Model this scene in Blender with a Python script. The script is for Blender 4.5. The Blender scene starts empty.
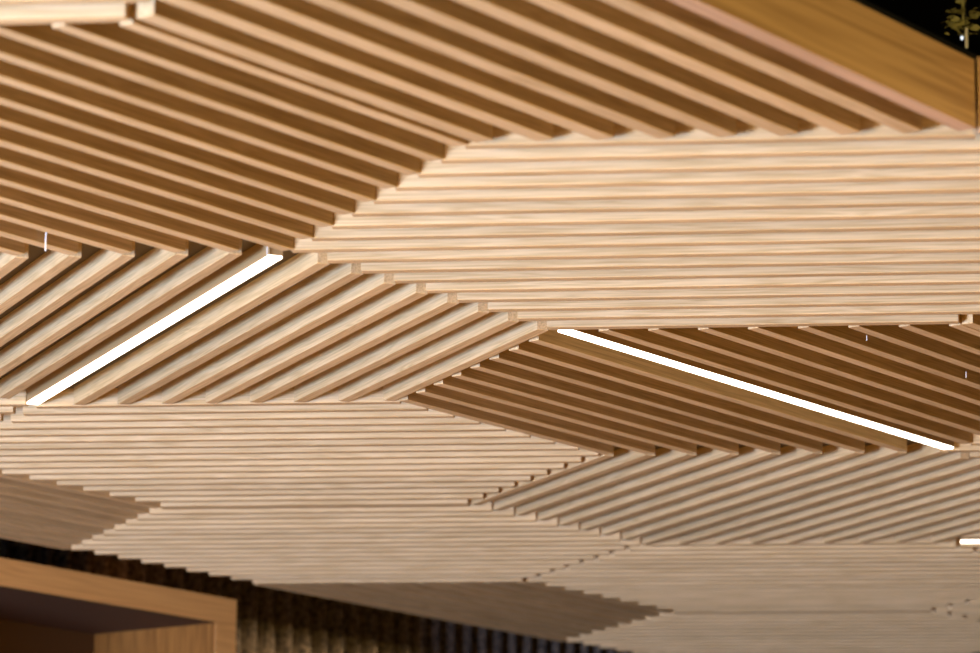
import bpy, bmesh, math, random
from mathutils import Vector, Matrix
random.seed(11)
C = bpy.context.scene.collection
S = 0.95            # metres per hexagon side
ZC = 3.30           # height of the underside of the slats above the floor
H3 = math.sqrt(3) / 2
SL_H = 0.050        # slat height, in hexagon sides
SL_W = 0.031        # slat width

# ------------------------------------------------------------------ materials
def new_mat(name):
    m = bpy.data.materials.new(name); m.use_nodes = True
    nt = m.node_tree; nt.nodes.clear()
    out = nt.nodes.new('ShaderNodeOutputMaterial')
    b = nt.nodes.new('ShaderNodeBsdfPrincipled')
    nt.links.new(b.outputs[0], out.inputs[0])
    return m, nt, b

def ramp(nt, fac, stops):
    r = nt.nodes.new('ShaderNodeValToRGB')
    while len(r.color_ramp.elements) < len(stops): r.color_ramp.elements.new(0.5)
    for e, (p, c) in zip(r.color_ramp.elements, stops):
        e.position = p; e.color = (*c, 1)
    nt.links.new(fac, r.inputs[0])
    return r.outputs[0]

def wood(name, dark, light, rough=0.5, vary=0.16, stretch=1.0, long_axis='X'):
    """oak grain running along the object's long axis"""
    m, nt, b = new_mat(name)
    tc = nt.nodes.new('ShaderNodeTexCoord')
    oi = nt.nodes.new('ShaderNodeObjectInfo')
    mul = nt.nodes.new('ShaderNodeVectorMath'); mul.operation = 'SCALE'
    cmb = nt.nodes.new('ShaderNodeCombineXYZ')
    for i in range(3): nt.links.new(oi.outputs['Random'], cmb.inputs[i])
    nt.links.new(cmb.outputs[0], mul.inputs[0]); mul.inputs['Scale'].default_value = 37.0
    add = nt.nodes.new('ShaderNodeVectorMath'); add.operation = 'ADD'
    nt.links.new(tc.outputs['Object'], add.inputs[0]); nt.links.new(mul.outputs[0], add.inputs[1])
    def mapped(v):
        mp = nt.nodes.new('ShaderNodeMapping')
        if long_axis == 'Z': v = (v[1], v[2], v[0])
        mp.inputs['Scale'].default_value = v
        nt.links.new(add.outputs[0], mp.inputs[0]); return mp.outputs[0]
    # broad cathedral figure
    n1 = nt.nodes.new('ShaderNodeTexNoise'); n1.inputs['Scale'].default_value = 1.0
    n1.inputs['Detail'].default_value = 2.0; n1.inputs['Distortion'].default_value = 0.35
    nt.links.new(mapped((1.5*stretch, 34*stretch, 34*stretch)), n1.inputs['Vector'])
    ml = nt.nodes.new('ShaderNodeMath'); ml.operation = 'MULTIPLY'; ml.inputs[1].default_value = 9.0
    nt.links.new(n1.outputs['Fac'], ml.inputs[0])
    fr = nt.nodes.new('ShaderNodeMath'); fr.operation = 'PINGPONG'; fr.inputs[1].default_value = 0.5
    nt.links.new(ml.outputs[0], fr.inputs[0])
    # fine fibres
    n2 = nt.nodes.new('ShaderNodeTexNoise'); n2.inputs['Scale'].default_value = 1.0
    n2.inputs['Detail'].default_value = 3.0
    nt.links.new(mapped((6*stretch, 260*stretch, 260*stretch)), n2.inputs['Vector'])
    mx = nt.nodes.new('ShaderNodeMath'); mx.operation = 'MULTIPLY_ADD'
    nt.links.new(fr.outputs[0], mx.inputs[0]); mx.inputs[1].default_value = 0.5
    nt.links.new(n2.outputs['Fac'], mx.inputs[2])
    col = ramp(nt, mx.outputs[0], [(0.30, dark), (0.78, light)])
    # board-to-board difference of tone
    hsv = nt.nodes.new('ShaderNodeHueSaturation')
    mr = nt.nodes.new('ShaderNodeMapRange')
    mr.inputs['To Min'].default_value = 1 - vary/2; mr.inputs['To Max'].default_value = 1 + vary/2
    nt.links.new(oi.outputs['Random'], mr.inputs[0])
    nt.links.new(mr.outputs[0], hsv.inputs['Value']); nt.links.new(col, hsv.inputs['Color'])
    nt.links.new(hsv.outputs[0], b.inputs['Base Color'])
    b.inputs['Roughness'].default_value = rough
    b.inputs['Specular IOR Level'].default_value = 0.15
    bp = nt.nodes.new('ShaderNodeBump'); bp.inputs['Strength'].default_value = 0.12
    bp.inputs['Distance'].default_value = 0.0006
    nt.links.new(n2.outputs['Fac'], bp.inputs['Height']); nt.links.new(bp.outputs[0], b.inputs['Normal'])
    return m

def plain(name, col, rough=0.6, metal=0.0, noise=None, spec=0.3):
    m, nt, b = new_mat(name)
    b.inputs['Roughness'].default_value = rough; b.inputs['Metallic'].default_value = metal
    b.inputs['Specular IOR Level'].default_value = spec
    if noise:
        sc, k = noise
        tc = nt.nodes.new('ShaderNodeTexCoord')
        n = nt.nodes.new('ShaderNodeTexNoise'); n.inputs['Scale'].default_value = sc
        n.inputs['Detail'].default_value = 5
        nt.links.new(tc.outputs['Object'], n.inputs['Vector'])
        c = ramp(nt, n.outputs['Fac'], [(0.3, tuple(x*(1-k) for x in col)), (0.7, tuple(min(1, x*(1+k)) for x in col))])
        nt.links.new(c, b.inputs['Base Color'])
    else:
        b.inputs['Base Color'].default_value = (*col, 1)
    return m

def emit(name, col, strength):
    m = bpy.data.materials.new(name); m.use_nodes = True
    nt = m.node_tree; nt.nodes.clear()
    out = nt.nodes.new('ShaderNodeOutputMaterial'); e = nt.nodes.new('ShaderNodeEmission')
    e.inputs[0].default_value = (*col, 1); e.inputs[1].default_value = strength
    nt.links.new(e.outputs[0], out.inputs[0]); return m

M = {}
M['oak'] = wood('oak_slat', (0.47, 0.285, 0.095), (0.70, 0.465, 0.195))
M['oak_fascia'] = wood('oak_fascia', (0.42, 0.235, 0.095), (0.68, 0.41, 0.19), stretch=0.32)
M['frame_wood'] = wood('frame_veneer', (0.60, 0.30, 0.085), (0.74, 0.39, 0.12), stretch=0.5, vary=0.05)
M['jamb_shade_wood'] = wood('shaded_jamb_veneer', (0.13, 0.048, 0.009), (0.31, 0.13, 0.025), stretch=0.6, vary=0.05, long_axis='Z')  # frame wood darkened to stand for the dim inner jamb face
M['backing'] = plain('backing_board', (0.12, 0.085, 0.05), 0.8)
M['black'] = plain('black_paint', (0.012, 0.012, 0.011), 0.7)
M['rail'] = plain('dark_metal', (0.035, 0.034, 0.026), 0.45, 0.6)
M['housing'] = plain('sand_aluminium', (0.42, 0.25, 0.085), 0.5)
M['tube'] = emit('led_diffuser', (1.0, 0.90, 0.74), 6.0)
M['wire'] = plain('white_cord', (0.80, 0.70, 0.50), 0.5)
M['floor'] = plain('terracotta_floor', (0.64, 0.39, 0.12), 0.6, noise=(1.5, 0.1))
M['floor_far'] = plain('low_bounce_floor', (0.05, 0.035, 0.022), 0.9, noise=(8, 0.2))  # dark floor added out of view to cut bounce onto the far slats
M['wall'] = plain('plaster', (0.45, 0.38, 0.30), 0.85, noise=(3, 0.05))
M['dark_inside'] = plain('dark_inside', (0.08, 0.034, 0.007), 0.75)  # soffit shade put into the colour; the back panel shares it
M['leaf'] = plain('olive_leaf', (0.42, 0.36, 0.11), 0.6, noise=(30, 0.5))
M['glint'] = emit('metal_glint', (0.85, 0.93, 1.0), 1.6)  # emission stands for a glint on metal, no lamp

def wall_fabric():
    m, nt, b = new_mat('dark_pleated_fabric')
    tc = nt.nodes.new('ShaderNodeTexCoord')
    mp = nt.nodes.new('ShaderNodeMapping'); mp.inputs['Scale'].default_value = (60, 60, 60)
    nt.links.new(tc.outputs['Object'], mp.inputs[0])
    n = nt.nodes.new('ShaderNodeTexNoise'); n.inputs['Scale'].default_value = 1; n.inputs['Detail'].default_value = 6
    nt.links.new(mp.outputs[0], n.inputs['Vector'])
    c = ramp(nt, n.outputs['Fac'], [(0.35, (0.030, 0.021, 0.012)), (0.65, (0.20, 0.14, 0.078))])
    nt.links.new(c, b.inputs['Base Color']); b.inputs['Roughness'].default_value = 0.9
    return m
M['fabric'] = wall_fabric()

# ------------------------------------------------------------------ helpers
def mesh_obj(name, bm, mat, parent=None):
    me = bpy.data.meshes.new(name); bmesh.ops.recalc_face_normals(bm, faces=bm.faces)
    bm.to_mesh(me); bm.free()
    me.materials.append(mat)
    o = bpy.data.objects.new(name, me); C.objects.link(o)
    if parent is not None: o.parent = parent
    return o

def empty(name, loc, rz=0.0):
    o = bpy.data.objects.new(name, None); C.objects.link(o)
    o.location = loc; o.rotation_euler = (0, 0, rz); o.empty_display_size = 0.1
    return o

def tag(o, label=None, cat=None, group=None, kind=None):
    if label: o['label'] = label
    if cat: o['category'] = cat
    if group: o['group'] = group
    if kind: o['kind'] = kind
    return o

def box_bm(x0, x1, y0, y1, z0, z1, bevel=0.0, bm=None, mat=None):
    own = bm is None
    if own: bm = bmesh.new()
    vs = [bm.verts.new((x, y, z)) for x in (x0, x1) for y in (y0, y1) for z in (z0, z1)]
    idx = [(0,1,3,2), (4,6,7,5), (0,4,5,1), (2,3,7,6), (0,2,6,4), (1,5,7,3)]
    fs = [bm.faces.new([vs[i] for i in f]) for f in idx]
    if bevel > 0:
        es = list({e for f in fs for e in f.edges})
        bmesh.ops.bevel(bm, geom=es, offset=bevel, segments=2, profile=0.5, affect='EDGES')
    if mat is not None: bmesh.ops.transform(bm, matrix=mat, verts=bm.verts)
    return bm

def prism_bm(pts, z0, z1):
    bm = bmesh.new()
    lo = [bm.verts.new((x, y, z0)) for x, y in pts]; hi = [bm.verts.new((x, y, z1)) for x, y in pts]
    bm.faces.new(lo[::-1]); bm.faces.new(hi); n = len(pts)
    for i in range(n): bm.faces.new((lo[i], lo[(i+1) % n], hi[(i+1) % n], hi[i]))
    return bm

def place_along(o, p, d):
    """put object o with its local X along unit direction d (plan) and origin p (metres)"""
    o.location = p; o.rotation_euler = (0, 0, math.atan2(d[1], d[0]))

# ------------------------------------------------------------------ the slatted hexagons
AX = {'h': Vector((1, 0)), 'a': Vector((0.5, H3)), 'c': Vector((-0.5, H3))}
NB = {'h': Vector((0, -1)), 'a': Vector((H3, -0.5)), 'c': Vector((-H3, -0.5))}   # normal of the side towards the camera

def hexpts(cx, cy):
    return [Vector((cx + x, cy + y)) for x, y in ((1, 0), (.5, H3), (-.5, H3), (-1, 0), (-.5, -H3), (.5, -H3))]

def clip(poly, p, n):
    """keep the side where (q-p).n >= 0"""
    out = []
    for i in range(len(poly)):
        A, B = poly[i], poly[(i + 1) % len(poly)]
        da, db = (A - p).dot(n), (B - p).dot(n)
        if da >= 0: out.append(A)
        if (da > 0) != (db > 0) and abs(da - db) > 1e-12: out.append(A + (B - A) * (da / (da - db)))
    return out

def span(poly, p, d):
    """interval of t with p+t*d inside the convex polygon"""
    n = Vector((-d.y, d.x)); ts = []
    for i in range(len(poly)):
        A, B = poly[i], poly[(i + 1) % len(poly)]
        da, db = (A - p).dot(n), (B - p).dot(n)
        if (da > 0) != (db > 0):
            q = A + (B - A) * (da / (da - db)); ts.append((q - p).dot(d))
    return (min(ts), max(ts)) if len(ts) >= 2 else None

NEAR_CUT = (Vector((1.5, 0)), -NB['a'])             # ceiling stops at the fascia
FAR_CUT = (Vector((-1, 7 * H3)) - NB['a'] * 0.03, NB['a'])           # ceiling stops at the far wall

def hex_panel(cx, row, typ, label, w=SL_W, skip=(), cut=None, g0=0.0015, g1=0.0015, endgap=(0.004, 0.004), far0=None, group=None, shift=(0, 0), drop=0.0, kmin=0):
    cy = row * H3
    poly = hexpts(cx, cy)
    full = poly
    if cut == 'near': full = clip(poly, NEAR_CUT[0] + NEAR_CUT[1] * 0.032, NEAR_CUT[1])
    if cut == 'far': full = clip(poly, *FAR_CUT)
    d, n = AX[typ], NB[typ]
    ctr = Vector((cx, cy))
    t = empty('hanging_slat_panel', (cx * S, cy * S, ZC))
    tag(t, label, 'ceiling panel', group)
    # backing board
    ins = [ctr + (q - ctr) * 0.997 for q in full]
    mesh_obj('backing_board', prism_bm([((q - ctr).x * S, (q - ctr).y * S) for q in ins], SL_H * S, (SL_H + 0.02) * S), M['backing'], t)
    # slats: index 0 at the edge turned away from the camera-facing side
    p = (2 * H3 - w - g0 - g1) / 16
    base = -H3 + g0
    for k in range(17):
        if k in skip: continue
        u0, u1 = base + k * p, base + k * p + w
        if cut == 'near' and k > 7: continue
        if k < kmin: continue
        e = 1e-4
        s0 = span(poly, ctr + n * (u0 + e), d); s1 = span(poly, ctr + n * (u1 - e), d)
        if not s0 or not s1: continue
        e0 = far0 if (far0 is not None and u0 < -w) else endgap[0]
        a, b = max(s0[0], s1[0]) + e0, min(s0[1], s1[1]) - endgap[1]
        if b - a < 0.02: continue
        um, tm = (u0 + u1) / 2 + shift[1], (a + b) / 2 + shift[0]
        L = (b - a) * S
        bm = box_bm(-L/2, L/2, -w*S/2, w*S/2, 0, SL_H*S - 0.0005, bevel=0.0009)
        o = mesh_obj('slat', bm, M['oak'], t)
        q = n * um + d * tm
        place_along(o, (q.x * S, q.y * S, 0), d)
    return t

def led(cx, row, typ, label, t0=-0.985, t1=0.965, w=0.033, u=0.0):
    d = AX[typ]; cy = row * H3
    q = Vector((cx, cy)) + NB[typ] * u
    t = empty('hanging_linear_light', (q.x * S, q.y * S, ZC), math.atan2(d.y, d.x))
    tag(t, label, 'ceiling light', 'linear LED lights set in the slatted ceiling')
    hw = w / 2 * S
    mesh_obj('housing', box_bm(t0*S, t1*S, -hw, hw, 0.0057*S, SL_H*S - 0.0005, bevel=0.0006), M['housing'], t)
    mesh_obj('diffuser', box_bm((t0+.003)*S, (t1-.003)*S, -hw*0.96, hw*0.96, 0.0, 0.0055*S), M['tube'], t)
    return t

P = hex_panel
P(-0.5, -2, 'h', 'pale crosswise slatted panel in the top left corner, only its last slat and end showing')
P(-0.5, 0, 'a', 'large slatted ceiling panel at upper left with brown diagonal slats running down to the right', endgap=(0.008, 0.005))
P(1.0, -1, 'a', 'slatted ceiling panel at the top with broad diagonal slats beside the tall wooden fascia', w=0.040, g0=0.022, g1=0.004, cut='near', endgap=(0.004, 0.018))
P(1.0, 1, 'h', 'brightest slatted ceiling panel, long pale horizontal slats at upper right under the diagonal slats', endgap=(-0.009, 0.004), far0=-0.004)
P(-0.5, 2, 'c', 'centre left ceiling panel with pale slats rising to the right around a light strip', skip=(8,), endgap=(0.008, -0.016))
P(1.0, 3, 'a', 'dark brown ceiling panel at centre right with diagonal slats around a light strip', skip=(8,), endgap=(0.008, 0.006))
P(-0.5, 4, 'h', 'slatted ceiling panel with fine pale horizontal slats just below the left light strip', g1=0.019, endgap=(0.004, 0.004), far0=0.003)
P(1.0, 5, 'c', 'ceiling panel of tan slats rising to the right just below the right light strip', endgap=(0.008, 0.006))
P(-0.5, 6, 'h', 'far slatted ceiling panel of dim horizontal slats ending at the dark back wall', endgap=(-0.005, 0.004))
P(1.0, 7, 'h', 'far slatted ceiling panel of blurred horizontal slats at lower right', endgap=(0.004, 0.004), far0=0.003)
P(-0.5, 8, 'a', 'far dark brown wedge of slatted ceiling at bottom centre above the pleated back wall', cut='far', kmin=8, endgap=(0.004, 0.006))
P(1.0, 9, 'h', 'farthest slatted ceiling panel, dim blurred slats right of the dark wedge tip', endgap=(-0.005, 0.004))
P(2.5, 2, 'a', 'sliver of brown diagonal slats at right edge, just under the brightest panel', endgap=(0.008, 0.004))
P(2.5, 4, 'h', 'pale slat ends at right edge, next to the lower end of the right light strip', endgap=(-0.005, 0.004), far0=-0.004)
P(2.5, 6, 'h', 'far slatted ceiling panel at right edge holding the small light strip tip', skip=(8,), endgap=(0.003, 0.004))
P(2.5, 8, 'h', 'far slatted ceiling panel in lower right corner behind small dark stepped notches', endgap=(0.004, 0.004))
P(-2.0, 3, 'h', 'pale slat ends at left edge, beside the lower end of the left light strip', endgap=(0.004, 0.016))
P(-2.0, 5, 'a', 'cut dark slatted ceiling panel at lower left edge, pointing right above the wooden frame', cut='far', kmin=8, endgap=(0.004, 0.006))

led(-0.5, 2, 'c', 'glowing white linear light at left, running diagonally up between pale slats', t0=-0.93, t1=0.996, u=0.012)
led(1.0, 3, 'a', 'glowing white linear light at right, running diagonally down between brown slats', t0=-0.975, t1=0.975, u=0.019)
led(2.5, 6, 'h', 'small bright tip of a linear light at the far right edge of the photo', t0=-0.93, t1=0.9)

# fascia boards at the near edge of the ceiling
def fascia(p0, p1, z0, z1, thick, label):
    d = (Vector(p1) - Vector(p0)); L = d.length; d.normalize()
    bm = box_bm(0, L*S, 0, thick*S, z0*S, z1*S, bevel=0.0012)
    o = mesh_obj('hanging_fascia_board', bm, M['oak_fascia'])
    place_along(o, (p0[0]*S, p0[1]*S, ZC), d)
    tag(o, label, 'fascia board'); return o
a = AX['a']; na = NB['a']
corner = Vector((1.4965, -0.0465))
fascia(corner - a * 1.9, corner, 0.0, 0.139, 0.040, 'tall oak fascia board closing the ceiling at top right, plain wide grain')
fascia((1.5012, -0.030), (2.45, -0.030), 0.0, 0.150, 0.026, 'pale end of a second fascia board at the right edge past the tall board')
rail_o = mesh_obj('hanging_rail', box_bm(0, 2.1*S, 0, 0.03*S, 0.175*S, 0.215*S, bevel=0.002), M['rail'])
p_r = corner - a * 1.9 - na * 0.10
place_along(rail_o, (p_r.x*S, p_r.y*S, ZC), a)
tag(rail_o, 'dark metal rail running just above the tall oak fascia board', 'rail')

# ------------------------------------------------------------------ camera
cam = bpy.data.cameras.new('camera'); co = bpy.data.objects.new('camera', cam); C.objects.link(co)
CAM = (1.29617327, -6.70671538, -1.84366785)
co.location = (CAM[0]*S, CAM[1]*S, ZC + CAM[2]*S)
co.rotation_mode = 'XYZ'; co.rotation_euler = (1.78591953, -8.53800555e-03, 1.09691800e-01)
cam.lens = 3521.08 / 980 * 36; cam.sensor_width = 36; cam.sensor_fit = 'HORIZONTAL'
cam.clip_start = 0.05
cam.dof.use_dof = True; cam.dof.focus_distance = 8.4; cam.dof.aperture_fstop = 3.9
bpy.context.scene.camera = co

# ------------------------------------------------------------------ room
def struct(name, bm, mat): 
    o = mesh_obj(name, bm, mat); o['kind'] = 'structure'; return o
struct('floor', box_bm(-9, 9, -14, 4.2, -0.1, 0), M['floor'])
struct('floor_far', box_bm(-9, 9, 4.2, 16, -0.1, 0), M['floor_far'])
struct('ceiling', box_bm(-9, 9, -14, 16, ZC + 0.75, ZC + 0.85), M['black'])
# pleated fabric back wall, parallel to the diagonal slats
wl = Vector((-1, 7*H3)) - na * 0.74
def pleats():
    bm = bmesh.new(); n = 1200; L = 8.0; rows = []
    rnd = random.Random(5); ph = [rnd.uniform(-0.6, 0.6) for _ in range(200)]
    for i in range(n + 1):
        x = -L/2 + L*i/n; t = x / 0.105
        k = int(math.floor(t)); f = t - k
        jt = ph[k % 200]*(1-f) + ph[(k+1) % 200]*f
        y = 0.030*math.sin(2*math.pi*(t + 0.25*jt)) * (1 + 0.3*jt)
        rows.append([bm.verts.new((x, y, 0)), bm.verts.new((x, y, ZC + 0.74))])
    for i in range(n): bm.faces.new((rows[i][0], rows[i+1][0], rows[i+1][1], rows[i][1]))
    back = [bm.verts.new((sx*L/2, 0.08, z)) for sx in (-1, 1) for z in (0, ZC + 0.74)]
    bm.faces.new((back[0], back[1], back[3], back[2]))
    return bm
wo = struct('wall_back', pleats(), M['fabric'])
place_along(wo, (wl.x*S, wl.y*S, 0), a)

# wooden box frame in front of the wall
fr = empty('wooden_box_frame', ((Vector((-1, 7*H3)) - na*0.10).x*S, (Vector((-1, 7*H3)) - na*0.10).y*S, 0), math.atan2(a.y, a.x))
tag(fr, 'large warm brown wooden box frame at lower left, standing against the dark back wall', 'box frame')
ztop = ZC - 0.048*S; DP = 0.62*S; xr = 0.015*S; xl = -2.3*S; th = 0.097*S; tj = 0.118*S
mesh_obj('top_board', box_bm(xl, xr, 0, DP, ztop - th, ztop, bevel=0.0015), M['frame_wood'], fr)
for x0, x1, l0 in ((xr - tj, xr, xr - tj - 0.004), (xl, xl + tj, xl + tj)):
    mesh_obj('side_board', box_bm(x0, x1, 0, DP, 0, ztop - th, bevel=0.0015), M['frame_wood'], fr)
    mesh_obj('side_shade_sheet', box_bm(l0, l0 + 0.004, 0.0015, DP - 0.02, 0, ztop - th - 0.004), M['jamb_shade_wood'], fr)  # thin sheet added, the jamb's shade is in its colour
mesh_obj('top_shade_sheet', box_bm(xl + tj, xr - tj, 0.0015, DP - 0.02, ztop - th - 0.004, ztop - th), M['dark_inside'], fr)  # thin sheet added under the top board, soffit shade in its colour
mesh_obj('back_panel', box_bm(xl + tj, xr - tj, DP - 0.02, DP, 0, ztop - th), M['dark_inside'], fr)

# dark void above the fascia: a trailing plant and a fitting
def leaf_clump(c, r, n, seed):
    rnd = random.Random(seed); bm = bmesh.new()
    for i in range(n):
        d = Vector((rnd.gauss(0, 1), rnd.gauss(0, 1), rnd.gauss(0, 1))).normalized()
        p = d * r * rnd.uniform(0.3, 1.0); L = rnd.uniform(0.014, 0.026)
        m = Matrix.Translation(p) @ Matrix.Rotation(rnd.uniform(0, 6.28), 4, 'Z') @ Matrix.Rotation(rnd.uniform(-1.2, 1.2), 4, 'X')
        pts = [(0, 0, 0), (0.3*L, 0.26*L, 0.06*L), (0.7*L, 0.22*L, 0.05*L), (L, 0, -0.08*L), (0.7*L, -0.22*L, 0.05*L), (0.3*L, -0.26*L, 0.06*L)]
        up = [bm.verts.new(m @ Vector(q)) for q in pts]
        dn = [bm.verts.new(m @ (Vector(q) - Vector((0, 0, 0.0008)))) for q in pts]
        bm.faces.new(up); bm.faces.new(dn[::-1])
        for k in range(6): bm.faces.new((up[k], dn[k], dn[(k+1) % 6], up[(k+1) % 6]))
    return bm
pl = empty('hanging_plant', (1.495*S, 0.66*S, ZC + 0.44*S))
tag(pl, 'small olive green plant trailing in the dark gap at the top right corner', 'plant')
lf = mesh_obj('foliage', leaf_clump(None, 0.045, 46, 3), M['leaf'], pl)
st = mesh_obj('stem', box_bm(-0.003, 0.003, -0.003, 0.003, 0, 0.75 - 0.44*S, bevel=0.001), M['leaf'], pl)
fx = empty('hanging_fitting', (1.4915*S, 0.337*S, ZC + 0.29*S))
tag(fx, 'tiny white metal fitting glinting in the dark above the fascia corner', 'fitting')
def lathe_bm(prof, n=16):
    bm = bmesh.new(); rings = []
    for r, z in prof: rings.append([bm.verts.new((r*math.cos(6.28318*i/n), r*math.sin(6.28318*i/n), z)) for i in range(n)])
    for A, B in zip(rings, rings[1:]):
        for i in range(n): bm.faces.new((A[i], A[(i+1) % n], B[(i+1) % n], B[i]))
    bm.faces.new(rings[0]); bm.faces.new(rings[-1][::-1]); return bm
mesh_obj('bracket', box_bm(-0.002, 0.004, -0.003, 0.003, -0.012, 0.03, bevel=0.001), M['wire'], fx)
mesh_obj('glint_bead', lathe_bm([(0.001, -0.004), (0.003, 0.0), (0.001, 0.004)]), M['glint'], fx).location = (-0.008, 0, 0.010)  # glint of the metal fitting made as a glowing bead
mesh_obj('rod', box_bm(-0.001, 0.001, -0.001, 0.001, 0.03, 0.75 - 0.29*S), M['rail'], fx)

# thin cords between the slats
def cord(x, y, z0, z1, label, r=0.0012):
    o = mesh_obj('suspension_cord', lathe_bm([(r, z0*S), (r, z1*S)], 8), M['wire'])
    o.location = (x*S, y*S, ZC); tag(o, label, 'cord'); return o

cord(-0.532, 0.738, -0.02, SL_H, 'thin white cord hanging between the brown slats at left, above the pale slat ends', 0.0020)
cord(-0.063, 0.904, -0.001, SL_H, 'short pale cord at the upper end of the left light strip', 0.0014)
cord(1.275, 1.901, -0.002, 0.012, 'tiny pale cord end between brown slats, nearer of two under the bright panel', 0.0012)
cord(1.530, 2.380, -0.002, 0.014, 'tiny pale cord end between brown slats by the right edge', 0.0012)

# ------------------------------------------------------------------ light
w = bpy.data.worlds.new('world'); bpy.context.scene.world = w; w.use_nodes = True
w.node_tree.nodes['Background'].inputs[0].default_value = (1.0, 0.66, 0.34, 1)
w.node_tree.nodes['Background'].inputs[1].default_value = 0.01
def area(loc, target, sx, sy, power, col):
    l = bpy.data.lights.new('window_and_warm_fill', 'AREA'); l.shape = 'RECTANGLE'; l.size = sx; l.size_y = sy
    l.energy = power; l.color = col
    o = bpy.data.objects.new('window_and_warm_fill', l); C.objects.link(o); o.location = loc
    o.rotation_euler = (Vector(target) - Vector(loc)).to_track_quat('-Z', 'Y').to_euler()
    return o
area((-4.3, -5.3, 0.64), (0.8, 2.0, 2.2), 2.0, 1.15, 1880, (0.285, 0.455, 1.0))
area((-6.4, -10.6, 0.85), (0.8, 3.0, 2.8), 3.0, 1.5, 850, (1.0, 0.82, 0.66))  # added warm fill out of view for the far slat sides, no window
for x, y, e in ((-4.6, -2.0, 860), (-4.6, 1.2, 700), (-1.5, -7.5, 600), (3.5, -6.5, 760), (5.6, -1.8, 860), (5.4, 1.5, 740)):  # added unseen spots, warm the floor so it bounces light upward
    l = bpy.data.lights.new('floor_bounce_spot', 'SPOT'); l.energy = e; l.color = (1.0, 0.79, 0.34)
    l.spot_size = math.radians(72); l.spot_blend = 0.8; l.shadow_soft_size = 0.08
    o = bpy.data.objects.new('floor_bounce_spot', l); C.objects.link(o); o.location = (x, y, 3.15)
    o.rotation_euler = (Vector((0.4, 0.2, 0)) - Vector((x, y, 3.15))).to_track_quat('-Z', 'Y').to_euler()
for k in range(8):      # small spots behind the far ceiling edge wash down the pleated wall
    l = bpy.data.lights.new('wall_spot', 'SPOT'); l.energy = 7; l.color = (1.0, 0.78, 0.55); l.spot_size = math.radians(108); l.spot_blend = 0.5; l.shadow_soft_size = 0.02
    o = bpy.data.objects.new('wall_spot', l); C.objects.link(o)
    p_s = Vector((-1, 7*H3)) - na * 0.50 + a * (0.05 + 0.26*k)
    o.location = (p_s.x*S, p_s.y*S, ZC + 0.17*S)
vs = bpy.context.scene.view_settings
vs.view_transform = 'Standard'; vs.look = 'None'; vs.gamma = 1; vs.use_curve_mapping = False; vs.exposure = 0.0
